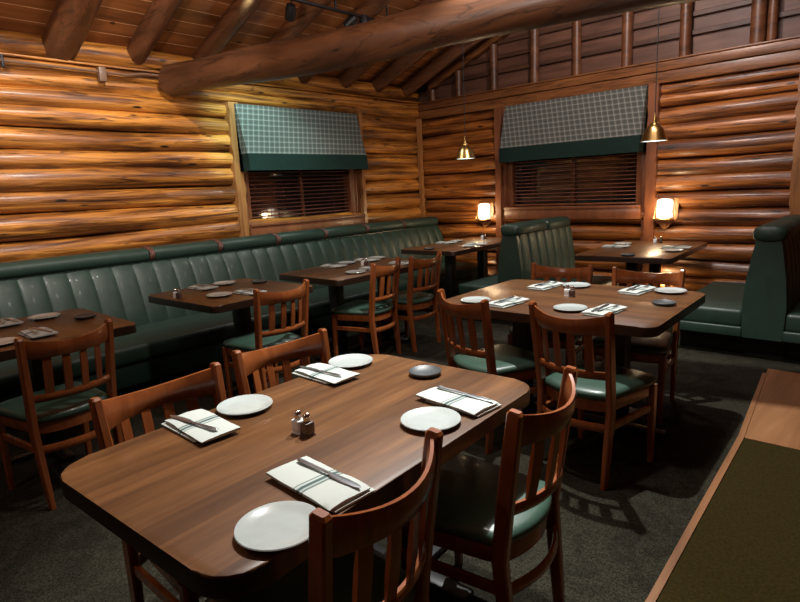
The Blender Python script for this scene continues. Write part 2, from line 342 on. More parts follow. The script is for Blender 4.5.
lb = [0.0, 0.15, 0.32, 0.49, 0.66, 0.82, 0.99, 1.17, 1.37, 1.54, 1.72, 1.89, 2.06, 2.22, 2.37]
def wall_logs(bm, axis, segs_fn, zb, seed0):
    for i in range(len(zb)-1):
        z = (zb[i]+zb[i+1])/2; h = (zb[i+1]-zb[i])/2
        for a, b2 in segs_fn(zb[i], zb[i+1]):
            if axis == 'Y': log_tube(bm, (XL-0.022, a, z), (XL-0.022, b2, z), h*1.045, seed0+i, wob=0.03, rv=0.10)
            else: log_tube(bm, (a, YB+0.022, z), (b2, YB+0.022, z), h*1.045, seed0+i+40, wob=0.03, rv=0.10)
WL = (3.42, 5.19, 1.02, 2.42)
bm = B()
def segs_left(z0, z1):
    if z1 > 1.2: return [(-2.9, WL[0]), (WL[1], 6.43)]
    return [(-2.9, 6.43)]
wall_logs(bm, 'Y', segs_left, lb, 1)
box(bm, XL-0.30, XL-0.10, -3.0, WL[0], 0, 2.6); box(bm, XL-0.30, XL-0.10, WL[1], 6.6, 0, 2.6); box(bm, XL-0.30, XL-0.10, WL[0], WL[1], 0, 1.1); box(bm, XL-0.30, XL-0.10, WL[0], WL[1], 2.4, 2.6)
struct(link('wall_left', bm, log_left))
WB = (-3.98, -2.22, 1.02, 2.40)
bb = [0.0, 0.2, 0.38, 0.56, 0.74, 0.917, 1.09, 1.26, 1.43, 1.61, 1.79, 1.96, 2.13, 2.25, 2.36]
def segs_back(z0, z1):
    if z1 > 1.2: return [(-5.35, WB[0]), (WB[1]+0.06, 3.9)]
    return [(-5.35, 3.9)]
bm = B(); wall_logs(bm, 'X', segs_back, bb, 1)
box(bm, -5.6, WB[0], YB+0.10, YB+0.3, 0, 2.6); box(bm, WB[1]+.06, 4.2, YB+0.10, YB+0.3, 0, 2.6); box(bm, WB[0], WB[1]+.06, YB+0.10, YB+0.3, 0, 1.1); box(bm, WB[0], WB[1]+.06, YB+0.10, YB+0.3, 2.38, 2.6)
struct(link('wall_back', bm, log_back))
# gable above the back wall, boarded
bm = B()
RX = -0.7; RIDGE = RZ(RX)
pts = [(-5.45, 2.5), (4.05, 2.5), (4.05, RZ(-5.45)), (RX, RIDGE+0.05), (-5.45, RZ(-5.45))]
f1 = [bm.verts.new((x, YB+0.06, z)) for x, z in pts]; f2 = [bm.verts.new((x, YB+0.2, z)) for x, z in pts]
bm.faces.new(f1); bm.faces.new(list(reversed(f2)))
for i in range(5): bm.faces.new((f1[i], f1[(i+1) % 5], f2[(i+1) % 5], f2[i]))
struct(link('wall_back_gable', bm, gbrd, smooth=0))
bm = B()   # horizontal battens on the gable
z = 2.78; i = 0
while z < RIDGE-0.2:
    xl = XL+(z-2.70)/0.40+0.05; xr = 2*RX-xl
    box(bm, xl, xr, YB+0.022, YB+0.07, z, z+0.05, 0.006); z += 0.17; i += 1
struct(link('trim_gable_battens', bm, wood('batten_wood', [(0.3, (0.035, 0.013, 0.008)), (0.7, (0.10, 0.042, 0.022))], (2, 2, 20), 0.5), smooth=0))
# rest of the room behind the camera
bm = B(); box(bm, 4.05, 4.2, -3.0, 6.6, 0, 2.8); struct(link('wall_right', bm, railwood, smooth=0))
bm = B(); box(bm, -5.6, 4.2, -3.15, -3.0, 0, 2.6)
v1 = [bm.verts.new(p) for p in ((-5.6, -3.05, 2.6), (4.2, -3.05, 2.6), (RX, -3.05, RIDGE+0.1))]; bm.faces.new(v1)
struct(link('wall_front', bm, railwood, smooth=0))
# ceiling: two slopes
bm = B()
for s in (0, 1):
    xa, xb = (-5.7, RX) if s == 0 else (4.3, RX)
    za = RZ(-5.7)
    p = [(xa, -3.1, za), (xb, -3.1, RIDGE), (xb, 6.65, RIDGE), (xa, 6.65, za)]
    lo = [bm.verts.new(q) for q in p]; hi = [bm.verts.new((q[0], q[1], q[2]+0.08)) for q in p]
    bm.faces.new(lo); bm.faces.new(list(reversed(hi)))
    for i in range(4): bm.faces.new((lo[i], lo[(i+1) % 4], hi[(i+1) % 4], hi[i]))
struct(link('ceiling', bm, ceilm, smooth=0))

# rails on top of the walls
bm = B(); log_tube(bm, (XL-0.03, -2.9, 2.43), (XL-0.03, 6.42, 2.43), 0.068, 90, rv=0.05, wob=0.01); log_tube(bm, (XL-0.02, -2.9, 2.535), (XL-0.02, 6.42, 2.535), 0.06, 91, rv=0.05, wob=0.01)
box(bm, XL-0.12, XL+0.065, -2.9, 6.42, 2.575, 2.592, 0.003)
struct(link('trim_1', bm, log_left))
bm = B(); box(bm, -5.33, 3.9, YB-0.055, YB+0.08, 2.36, 2.47, 0.012); box(bm, -5.33, 3.9, YB-0.065, YB+0.08, 2.475, 2.565, 0.01)
box(bm, -5.33, 3.9, YB-0.075, YB+0.08, 2.567, 2.583, 0.003)
struct(link('trim_2', bm, railwood))
# blocking logs between rafters on the left plate
RY = [1.22, 1.88, 2.52, 3.14, 3.78, 4.40, 5.03, 5.60, 6.17]
bm = B(); log_tube(bm, (XL-0.06, -2.9, 2.69), (XL-0.06, 6.42, 2.69), 0.095, 92)
struct(link('trim_3', bm, log_left))
# scribed vertical corner boards
def wavy(bm, x0, x1, y0, y1, z0, z1, amp, seed, axis):
    n = int((z1-z0)/0.035); rings = []
    for i in range(n+1):
        z = z0+(z1-z0)*i/n; d1 = amp*noise.noise(Vector((z*9, seed, 0))); d2 = amp*noise.noise(Vector((z*9, seed+9, 0)))
        if axis == 'y': rings.append([Vector(p) for p in ((x0, y0+d1, z), (x1, y0+d1, z), (x1, y1+d2, z), (x0, y1+d2, z))])
        else: rings.append([Vector(p) for p in ((x0+d1, y0, z), (x1+d2, y0, z), (x1+d2, y1, z), (x0+d1, y1, z))])
    grid_solid(bm, rings)
bm = B(); wavy(bm, -5.31, -5.255, YB-0.145, YB-0.09, 0, 2.36, 0.022, 3, 'x'); struct(link('trim_4', bm, trimwood))
bm = B(); wavy(bm, -0.908, -0.80, YB-0.105, YB-0.03, 0, 2.36, 0.02, 5, 'x'); struct(link('trim_5', bm, trimwood))

# ------------------------------------------------------------------ rafters and beams
for i, y in enumerate(RY):
    r = 0.125 if abs(y-1.88) < 0.01 else 0.088
    x0, x1 = XL+0.0, RX
    off = 0.0+r*1.08
    bm = B(); log_tube(bm, (x0-0.15, y, RZ(x0-0.15)-off), (x1, y, RZ(x1)-off), r, 25+i, rv=0.06, wob=0.02, step=0.2)
    o = link('log_rafter', bm, rafter_m)
    k = i
    names = {0: 'out of the top left corner of the photo', 1: 'thick, lowest at the far left above the pale conduit', 2: 'above the conduit box, just left of the tie beam end', 3: 'rising from the tie beam end beside the left window',
             4: 'meeting the tie beam above the left half of that window', 5: 'passing behind the tie beam over the left window', 6: 'behind the track lights, over the left window right half',
             7: 'second from the corner, behind the beam', 8: 'nearest the gable, rising just left of the short gable posts'}
    lab = ('dark peeled log rafter ' + names[k]) if k >= 0 else 'dark peeled log rafter over the near end of the room, out of frame'
    tag(o, lab, 'rafter', 'log rafters along the sloping ceiling')
# gable rafter against the back wall and its posts
bm = B(); x0 = XL+0.22; x1 = RX
for (dz, hh) in ((0.13, 0.05),):
    ring = []
    for x in (x0, x1):
        z = RZ(x)-0.145
        ring.append([Vector((x, YB-0.05, z-0.055)), Vector((x, YB+0.03, z-0.055)), Vector((x, YB+0.03, z+0.055)), Vector((x, YB-0.05, z+0.055))])
    grid_solid(bm, ring)
tag(link('gable_rafter', bm, railwood, smooth=0), 'sawn sloping rafter lying flat against the gable above the back wall', 'rafter')
for i, (x, r) in enumerate([(-5.115, 0.042), (-4.675, 0.045), (-4.132, 0.05), (-3.558, 0.055), (-3.031, 0.052), (-2.469, 0.055), (-1.893, 0.058), (-1.271, 0.065)]):
    top = RZ(x)-0.205
    bm = B(); log_tube(bm, (x, YB-0.005, 2.565), (x, YB-0.005, top), r, 60+i, rv=0.05, wob=0.01)
    if i == 7: log_tube(bm, (x+0.115, YB-0.012, 2.565), (x+0.115, YB-0.012, top+0.04), 0.04, 70, rv=0.05, wob=0.01)
    where = ['shortest stub post in the corner of the gable', 'second short post from the gable corner, above the left pendant', 'gable post third from the corner, just left of the back window', 'gable post above the left part of the back window shade',
             'gable post above the middle of the back window shade', 'gable post above the right end of the back window shade', 'gable post just right of the right pendant cord', 'thick double gable post at the right of the photo'][i]
    tag(link('gable_post', bm, rafter_m), 'round log '+where if 'post' in where else where, 'post', 'log posts standing on the back wall plate')
bm = B(); log_tube(bm, (-5.27, 2.76, 2.50), (2.6, 4.35, 2.51), 0.138, 80, n=20, rv=0.12, wob=0.06, step=0.2)
tag(link('tie_beam', bm, beam_m), 'massive dark peeled log beam crossing the room below the rafters', 'beam')

# conduit with box
t = thing('conduit', 'thin tan conduit with a small box along the top of the left wall', 'conduit', (XL, 1.0, 2.5))
bm = B(); tube(bm, [(0.085, -3.0, 0.055), (0.085, 1.2, 0.025), (0.085, 1.36, 0.02), (0.085, 1.50, 0.045), (0.085, 1.72, 0.05)], 0.011, 8); link('pipe', bm, conduitm, t)
bm = B(); box(bm, 0.05, 0.11, 1.13, 1.19, -0.055, 0.065, 0.008); link('junction_box', bm, conduitm, t)
bm = B(); box(bm, 0.06, 0.10, 0.43, 0.445, -0.02, 0.07, 0.002); link('clamp', bm, black, t)

# ------------------------------------------------------------------ windows
def window(idx, side):
    # u along the wall, d into the room from the wall plane, z up
    if side == 'L':
        P = lambda u, d: (XL+d, u)
        u0, u1 = 3.47, 5.17
    else:
        P = lambda u, d: (u, YB-d)
        u0, u1 = -3.94, -2.25
    def bx(bm, ua, ub, da, db, za, zb, bev=0.004):
        xa, ya = P(ua, da); xb, yb = P(ub, db); box(bm, min(xa, xb), max(xa, xb), min(ya, yb), max(ya, yb), za, zb, bev)
    root = bpy.data.objects.new('window_%d' % idx, None); COL.objects.link(root); root['kind'] = 'structure'
    bm = B()
    bx(bm, u0, u0+0.075, -0.12, 0.03, 1.12, 2.36); bx(bm, u1-(0.16 if side == 'L' else 0.075), u1, -0.12, 0.03, 1.12, 2.36)
    if side == 'L': bx(bm, u1-0.075, u1-0.055, -0.05, 0.045, 1.12, 2.36)
    bx(bm, u0, u1, -0.12, 0.03, 2.28, 2.36)
    link('window_frame', bm, trimdark, root)
    bm = B(); bx(bm, u0, u1, -0.12, 0.115, 1.105, 1.135); bx(bm, u0, u1, -0.05, 0.10, 0.985, 1.105); link('window_sill', bm, trimdark, root)
    bm = B(); bx(bm, u0+0.05, u1-0.05, -0.10, -0.09, 1.12, 2.32, 0); link('glass', bm, glassm, root, smooth=0)
    bm = B(); bx(bm, (u0+u1)/2-0.02, (u0+u1)/2+0.02, -0.09, -0.06, 1.12, 2.3); link('mullion', bm, trimdark, root)
    # live-edge boards beside the opening
    if side == 'L':
        bm = B(); wavy(bm, XL-0.03, XL+0.10, 3.345, 3.45, 0.9, 2.37, 0.02, 11, 'y'); struct(link('trim_6', bm, trimwood))
        bm = B(); wavy(bm, XL-0.03, XL+0.09, 5.175, 5.225, 0.9, 2.37, 0.012, 13, 'y'); struct(link('trim_7', bm, trimwood))
    else:
        bm = B(); wavy(bm, -4.065, -3.985, YB-0.11, YB+0.02, 0, 2.36, 0.008, 15, 'x'); struct(link('trim_8', bm, trimdark))
        bm = B(); wavy(bm, -2.20, -2.10, YB-0.11, YB+0.02, 0, 2.36, 0.012, 17, 'x'); struct(link('trim_9', bm, trimdark))
        bm = B(); wavy(bm, -3.975, -3.935, YB-0.06, YB+0.02, 0, 2.36, 0.004, 18, 'x'); struct(link('trim_10', bm, trimdark))
        bm = B(); wavy(bm, -2.25, -2.21, YB-0.06, YB+0.02, 0, 2.36, 0.004, 19, 'x'); struct(link('trim_11', bm, trimdark))
    # venetian blind
    bl = thing('venetian_blind', 'dark wooden venetian blind under the %s shade' % ('left window' if side == 'L' else 'back window'), 'blind', (*P((u0+u1)/2, 0.0), 1.12), 0, 'wooden blinds in the windows')
    ox, oy = P((u0+u1)/2, 0.0)
    ua = u0+0.08; ub = u1-(0.17 if side == 'L' else 0.08)
    def local(bm): bmesh.ops.translate(bm, verts=bm.verts, vec=(-ox, -oy, -1.12))
    bm = B(); z = 1.20
    while z < 2.26:
        xa, ya = P(ua, -0.045); xb, yb = P(ub, 0.005)
        r0 = len(bm.verts)
        box(bm, min(xa, xb), max(xa, xb), min(ya, yb), max(ya, yb), z-0.002, z+0.002)
        bm.verts.ensure_lookup_table(); vs = bm.verts[r0:]
        cx, cy = P((ua+ub)/2, -0.02)
        ang = math.radians(9)
        rm = Matrix.Rotation(-ang if side == 'L' else -ang, 3, 'Y' if side == 'L' else 'X')
        bmesh.ops.rotate(bm, cent=(cx, cy, z), matrix=rm, verts=vs)
        z += 0.043
    local(bm); link('slats', bm, slatwood, bl, smooth=0)
    bm = B(); bx(bm, ua, ub, -0.045, 0.005, 1.145, 1.165); local(bm); link('bottom_rail', bm, trimdark, bl)
    bm = B()
    for k in (0.18, 0.5, 0.82):
        x, y = P(ua+(ub-ua)*k, 0.008); tube(bm, [(x, y, 1.15), (x, y, 2.27)], 0.0025, 6)
    for k in ((0.90, 0.925) if side == 'B' else (0.05,)):
        x, y = P(ua+(ub-ua)*k, 0.02); tube(bm, [(x, y, 1.55), (x, y, 2.27)], 0.002, 6); tube(bm, [(x, y, 1.52), (x, y, 1.55)], 0.006, 6)
    local(bm); link('cords', bm, strapm, bl)
    # roman shade: cloth falls forward from the wall, with side returns
    sh = thing('window_shade', 'grey plaid shade with dark green hem over the %s window' % ('left' if side == 'L' else 'back'), 'shade', (*P((u0+u1)/2, 0), 1.7), 0, 'plaid window shades')
    s0, s1 = (3.41, 5.10) if side == 'L' else (-3.90, -2.215)
    fl = -0.02 if side == 'L' else 0.0
    zt, zm, zl = 2.355, 1.855, 1.685
    dt, dm, dl = 0.075, 0.215, 0.235
    nz, nu = 16, 40
    def cloth(z_a, z_b, d_a, d_b, nzz, extra):
        bm = B(); rows = []
        for i in range(nzz+1):
            f = i/nzz; z = z_a+(z_b-z_a)*f; d = d_a+(d_b-d_a)*f+extra
            row = [(s0-0.002, -0.0, z), (s0-0.002, d*0.5, z)]
            for k in range(nu+1):
                g = k/nu; row.append((s0+(s1-s0)*g, d+0.006*math.sin(g*23+z*3)*f, z))
            row += [(s1+0.002, d*0.5, z), (s1+0.002, 0.0, z)]
            rows.append([Vector((*P(u, dd+0.045), zz)) for u, dd, zz in row])
        V = [[bm.verts.new(p) for p in r] for r in rows]
        for i in range(len(V)-1):
            for j in range(len(V[0])-1): bm.faces.new((V[i][j], V[i][j+1], V[i+1][j+1], V[i+1][j]))
        bmesh.ops.solidify(bm, geom=bm.faces[:], thickness=0.006)
        bmesh.ops.translate(bm, verts=bm.verts, vec=(-ox, -oy, -1.7)); return bm
    link('plaid_panel', cloth(zt, zm-0.01, dt, dm, 12, 0), plaid_m, sh)
    link('hem_band', cloth(zm, zl, dm+0.004, dl, 4, 0.004), band_m, sh)
window(1, 'L'); window(2, 'B')

# ------------------------------------------------------------------ banquette along the left wall
def channel_back(bm, y0, y1, prof, ch, bulge, side=1, phase=0.0):
    """tufted back: prof = [(x,z)...] bottom to top, channels along y; side = +1 faces +x"""
    n = int((y1-y0)/ch*16); rows = []
    for i in range(n+1):
        y = y0+(y1-y0)*i/n; s = abs(math.sin(PI*((y-y0)/ch+phase)))**0.28
        row = []
        for j, (x, z) in enumerate(prof):
            e = 1.0 if 0 < j < len(prof)-1 else 0.5
            row.append(Vector((x+side*bulge*(s-1)*e, y, z)))
        rows.append(row)
    V = [[bm.verts.new(p) for p in r] for r in rows]
    for i in range(len(V)-1):
        for j in range(len(prof)-1): bm.faces.new((V[i][j], V[i][j+1], V[i+1][j+1], V[i+1][j]))
    # close the back
    xb = prof[0][0]-side*0.16
    Bk = [[bm.verts.new((min(prof[-1][0], xb) if side > 0 else max(prof[-1][0], xb), r[0].y, z)) for z in (prof[0][1], prof[-1][1])] for r in (rows[0], rows[-1])]
    for e, V0 in ((0, V[0]), (1, V[-1])):
        bm.faces.new(V0+[Bk[e][1], Bk[e][0]])
def roll(bm, y0, y1, cx, cz, rx, rz, n=20, end=0.03):
    rings = []
    ys = [(y0, 0.55), (y0+end*0.35, 0.85), (y0+end, 1.0)]
    m = max(1, int((y1-y0)/0.25))
    ys += [(y0+end+(y1-y0-2*end)*k/m, 1.0) for k in range(1, m)]
    ys += [(y1-end, 1.0), (y1-end*0.35, 0.85), (y1, 0.55)]
    for y, s in ys:
        ring = []
        for k in range(n):
            a = 2*PI*k/n; c, d = math.cos(a), math.sin(a)
            q = 1/((abs(c)**3+abs(d)**3)**(1/3))
            ring.append(Vector((cx+rx*s*q*c, y, cz+rz*s*q*d)))
        rings.append(ring)
    grid_solid(bm, rings)
bq = thing('banquette', 'long dark green channel-tufted banquette running along the left log wall', 'bench', (-4.6, 2.5, 0))
def loc_b(bm): bmesh.ops.translate(bm, verts=bm.verts, vec=(4.6, -2.5, 0)); return bm
bm = B(); channel_back(bm, -1.2, 6.30, [(-4.80, 0.33), (-4.80, 0.42), (-4.835, 0.55), (-4.885, 0.70), (-4.935, 0.82), (-4.975, 0.880), (-5.01, 0.912)], 0.172, 0.030, 1)
link('backrest', loc_b(bm), vinyl, bq)
bm = B(); box(bm, -4.88, -4.17, -1.2, 6.32, 0.26, 0.405, 0.04, 4); link('seat_cushion', loc_b(bm), vinyl, bq)
bm = B(); box(bm, -5.28, -4.20, -1.2, 6.30, 0.10, 0.30, 0.005); box(bm, -5.28, -5.0, -1.2, 6.30, 0.10, 0.93, 0.005); link('base', loc_b(bm), piping, bq)
bm = B(); box(bm, -5.28, -4.30, -1.2, 6.25, FZ, 0.10); link('kick_board', loc_b(bm), kick, bq)
bounds = [-1.2, 2.25, 2.92, 3.60, 4.26, 4.92, 5.60, 6.33]
for a, b2 in zip(bounds[:-1], bounds[1:]):
    bm = B(); roll(bm, a+0.004, b2-0.004, -5.10, 0.962, 0.125, 0.066); link('top_roll', loc_b(bm), vinyl, bq)
for y in bounds[1:-1]:
    bm = B(); rings = []
    for k in range(7):
        yy = y-0.022+0.044*k/6; bump = 0.008+0.004*(k % 2)
        rings.append([Vector((-5.10+(0.122+bump)*math.cos(2*PI*j/20)*1.0, yy+0.006*math.sin(6*PI*j/20), 0.962+(0.064+bump)*math.sin(2*PI*j/20))) for j in range(20)])
    grid_solid(bm, rings); link('strap', loc_b(bm), strapm, bq)

# ------------------------------------------------------------------ back-to-back booths
def booth(cx, label, left=True, right=True, split=5.4, d=0.5, y1=5.93):
    y0 = 4.80
    t = thing('booth_bench', label, 'booth', (cx, y0, 0), 0, 'green back-to-back booth benches')
    L = lambda bm: (bmesh.ops.translate(bm, verts=bm.verts, vec=(-cx, -y0, 0)), bm)[1]
    bm = B()  # end panel, tapering towards the top
    prof = [(-0.135, 0.20), (-0.14, 0.45), (-0.125, 0.65), (-0.09, 0.88), (-0.075, 0.95), (0.075, 0.95), (0.09, 0.88), (0.125, 0.65), (0.14, 0.45), (0.135, 0.20)]
    a = [bm.verts.new((cx+x, y0, z)) for x, z in prof]; b2 = [bm.verts.new((cx+x, y0+0.05, z)) for x, z in prof]
    bm.faces.new(a); bm.faces.new(list(reversed(b2)))
    for i in range(len(prof)): bm.faces.new((a[i], a[(i+1) % len(prof)], b2[(i+1) % len(prof)], b2[i]))
    bmesh.ops.bevel(bm, geom=bm.edges[:], offset=0.008, segments=2, affect='EDGES'); link('end_panel', L(bm), vinyl, t)
    for s in (-1, 1):
        bm = B(); channel_back(bm, y0+0.045, y1, [(cx+s*0.15, 0.36), (cx+s*0.15, 0.46), (cx+s*0.138, 0.65), (cx+s*0.105, 0.86), (cx+s*0.085, 0.94)], 0.165, 0.024, s)
        link('backrest', L(bm), vinyl, t)
        if (s < 0 and not left) or (s > 0 and not right): continue
        xa, xb = sorted((cx+s*0.13, cx+s*(0.14+d)))
        bm = B(); box(bm, xa, xb, y0+0.005, y1, 0.275, 0.415, 0.03, 4); link('seat_cushion', L(bm), vinyl, t)
        bm = B(); box(bm, xa, xb, y0-0.01, y1, 0.205, 0.285, 0.012, 3); link('seat_apron', L(bm), vinyl, t)
        bm = B(); box(bm, xa+0.03*(s < 0), xb-0.03*(s > 0), y0+0.18, y1, FZ, 0.21); link('kick_board', L(bm), kick, t)
    bm = B(); box(bm, cx-0.13, cx+0.13, y0+0.14, y1, FZ, 0.24); link('core', L(bm), kick, t)
    for a_, b_ in ((y0-0.02, split), (split, y1)):
        bm = B(); roll(bm, a_+0.003, b_-0.003, cx, 0.985, 0.105, 0.062, end=0.035); link('top_roll', L(bm), vinyl, t)
booth(-2.93, 'green tufted double booth between the two back tables, with a two-piece padded top')
booth(-0.79, 'dark green double booth at the right edge of the photo, with a smooth end panel', split=5.45, y1=6.05)

# ------------------------------------------------------------------ tables
def table(name_label, x0, x1, y0, y1, rot, along, bases, rad=0.07, group='dark stained restaurant tables', base='col'):
    cx, cy = (x0+x1)/2, (y0+y1)/2; L, W = (y1-y0, x1-x0) if along == 'Y' else (x1-x0, y1-y0)
    t = thing('dining_table', name_label, 'table', (cx, cy, 0), rot+(0 if along == 'Y' else PI/2), group)
    bm = B(); prism(bm, round_rect(-W/2, W/2, -L/2, L/2, rad), 0.712, 0.76, 0.006, 2, True)
    for f in bm.faces: f.material_index = 0 if f.normal.z > 0.5 else 1
    bm.normal_update()
    for f in bm.faces: f.material_index = 0 if f.normal.z > 0.3 else 1
    link('tabletop', bm, [tabletop, edgewood], t, smooth=30)
    for b_ in bases:
        bm = B(); box(bm, -0.048, 0.048, b_-0.048, b_+0.048, 0.03, 0.70, 0.006); link('column', bm, black, t)
        bm = B(); box(bm, -0.26, 0.26, b_-0.035, b_+0.035, FZ, FZ+0.03, 0.01); box(bm, -0.035, 0.035, b_-0.26, b_+0.26, FZ, FZ+0.031, 0.01); link('foot', bm, black, t)
        bm = B(); box(bm, -0.2, 0.2, b_-0.03, b_+0.03, 0.688, 0.712, 0.003); box(bm, -0.03, 0.03, b_-0.2, b_+0.2, 0.688, 0.712, 0.003); link('bracket', bm, black, t)
    return t
table('large dark wood table nearest the camera, four chairs and four napkins', -1.65, -0.870, 0.402, 1.65, math.radians(3.0), 'Y', (-0.35, 0.35), 0.10)
table('dark table in the middle of the room with four napkins and two near chairs', -2.10, -0.85, 2.575, 3.555, math.radians(1.6), 'X', (-0.30, 0.30), 0.075)
table('dark table against the long banquette at the left edge of the photo', -4.08, -3.19, 0.52, 1.315, 0, 'X', (0.0,), 0.06)
table('dark table against the long banquette, in front of the tan log wall, one chair', -4.14, -3.25, 1.785, 2.64, math.radians(2.5), 'X', (-0.1,), 0.06)
table('dark table by the banquette under the left window, two chairs', -4.08, -3.27, 2.89, 4.12, 0, 'Y', (-0.3, 0.3), 0.06)
table('dark table in the far corner below the left wall lantern', -4.36, -3.60, 4.76, 6.28, math.radians(2.5), 'Y', (-0.3, 0.4), 0.06)
table('dark booth table against the back wall under the right wall lantern', -2.36, -1.52, 4.92, 6.29, math.radians(2.5), 'Y', (-0.3, 0.4), 0.06)

# ------------------------------------------------------------------ chairs
def post_y(z):
    ks = [(0.0, -0.035), (0.2, -0.018), (0.42, 0.0), (0.55, -0.014), (0.70, -0.034), (0.86, -0.055), (1.0, -0.075)]
    for (a, ya), (b2, yb) in zip(ks[:-1], ks[1:]):
        if z <= b2: return ya+(yb-ya)*(z-a)/(b2-a)
    return -0.055
def curved(bm, x0, x1, z0, z1, thk, sag, n=14, half=0.19, m=3, arch=0.0, dy=0.0, yconst=None):
    rings = []
    for i in range(n+1):
        x = x0+(x1-x0)*i/n; s = sag*(1-(x/half)**2); pr = []
        za = z0; zb = z1+arch*(1-(x/half)**2)
        zz = [za+(zb-za)*k/m for k in range(m+1)]
        Y = lambda z: (post_y(z) if yconst is None else yconst)-s+dy
        e = thk*0.3
        pr += [Vector((x, Y(z)-thk/2+(e if z in (zz[0], zz[-1]) else 0), z)) for z in zz]
        pr += [Vector((x, Y(z)+thk/2-(e if z in (zz[0], zz[-1]) else 0), z)) for z in reversed(zz)]
        rings.append(pr)
    grid_solid(bm, rings)
def make_chair(label):
    t = thing('dining_chair', label, 'chair', (0, 0, 0), 0, 'slat-back dining chairs with green seats')
    for s in (-1, 1):
        bm = B(); pts = [(s*0.178, post_y(FZ), FZ), (s*0.182, post_y(0.2), 0.2), (s*0.186, post_y(0.42), 0.42), (s*0.19, post_y(0.6), 0.60), (s*0.195, post_y(0.72), 0.72), (s*0.2, post_y(0.862), 0.862), (s*0.2, post_y(0.87), 0.87)]
        sweep(bm, pts, 0.0135, 0.020, [0.85, 1.05, 1.15, 1.15, 1.1, 1.0, 0.7]); link('back_post', bm, chairwood, t)
        bm = B(); sweep(bm, [(s*0.196, 0.365, FZ), (s*0.196, 0.36, 0.25), (s*0.196, 0.355, 0.445)], 0.018, 0.018, [0.72, 0.95, 1.1]); link('front_leg', bm, chairwood, t)
        bm = B(); sweep(bm, [(s*0.183, 0.01, 0.325), (s*0.195, 0.35, 0.325)], 0.009, 0.017); link('side_stretcher', bm, chairwood, t)
    bm = B(); curved(bm, -0.19, 0.19, 0.763, 0.856, 0.024, 0.066, arch=-0.026); link('top_rail', bm, chairwood, t)
    bm = B(); curved(bm, -0.187, 0.187, 0.555, 0.592, 0.024, 0.058); link('lower_rail', bm, chairwood, t)
    for k in range(4):
        xc = -0.114+0.076*k
        bm = B(); curved(bm, xc-0.016, xc+0.016, 0.585, 0.772, 0.012, 0.062, n=3); link('slat', bm, chairwood, t)
    def outline(inset, n=10):
        pts = []
        for i in range(n+1):
            x = -0.178+0.356*i/n; pts.append((x*(1-inset*3), -0.05*(1-(x/0.178)**2)+0.0+inset))
        fr = [(0.215, 0.31), (0.212, 0.355), (0.195, 0.385), (0.15, 0.398), (0.0, 0.405)]
        pts += [(x-inset, y-inset) for x, y in fr]; pts += [(-x+inset, y-inset) for x, y in reversed(fr[:-1])]
        return pts
    bm = B(); prism(bm, outline(0.012), 0.392, 0.447, 0.004); link('seat_frame', bm, chairwood, t)
    bm = B()
    rings = []
    for s, z in ((0.97, 0.447), (1.0, 0.456), (1.0, 0.468), (0.975, 0.48), (0.9, 0.488), (0.7, 0.494), (0.4, 0.497), (0.1, 0.498)):
        rings.append([Vector((x*s, 0.19+(y-0.19)*s, z)) for x, y in outline(0.0)])
    grid_solid(bm, rings); link('seat', bm, vinyl_seat, t, smooth=60)
    bm = B(); curved(bm, -0.182, 0.182, 0.305, 0.343, 0.018, 0.055, yconst=-0.005); link('back_stretcher', bm, chairwood, t)
    return t
chairs = [  # tip centre x, y, rotation deg, label
    (-1.76, 0.765, 272, 'nearer chair on the left side of the front table'),
    (-1.83, 1.295, 267, 'chair on the left side of the front table, farther from the camera'),
    (-0.775, 0.775, 98, 'cropped chair at the bottom centre of the photo, beside the front table'),
    (-0.73, 1.38, 96, 'chair at the right of the front table, curved back and green seat in view'),
    (-1.755, 2.395, -19, 'chair on the near side of the middle table, at its left end, turned slightly'),
    (-1.14, 2.37, -8, 'right chair on the near side of the middle table, seen from behind'),
    (-1.81, 3.645, 187, 'left chair on the far side of the middle table, only its rail showing'),
    (-1.235, 3.655, 185, 'right chair on the far side of the middle table, dark seat under the table'),
    (-2.895, 0.86, 97, 'chair at the table at the left edge of the photo'),
    (-2.98, 2.15, 92, 'single chair at the banquette table in front of the tan log wall'),
    (-3.165, 3.315, 103, 'nearer of the two chairs at the table below the left window'),
    (-3.135, 3.78, 92, 'farther of the two chairs at the table below the left window'),
]
ch0 = None
for x, y, r, lab in chairs:
    a = math.radians(r); loc = (x-math.sin(a)*0.055, y+math.cos(a)*0.055, 0)
    if ch0 is None:
        ch0 = make_chair(lab); ch0.location = loc; ch0.rotation_euler = (0, 0, a)
    else: dup(ch0, loc, a, lab)

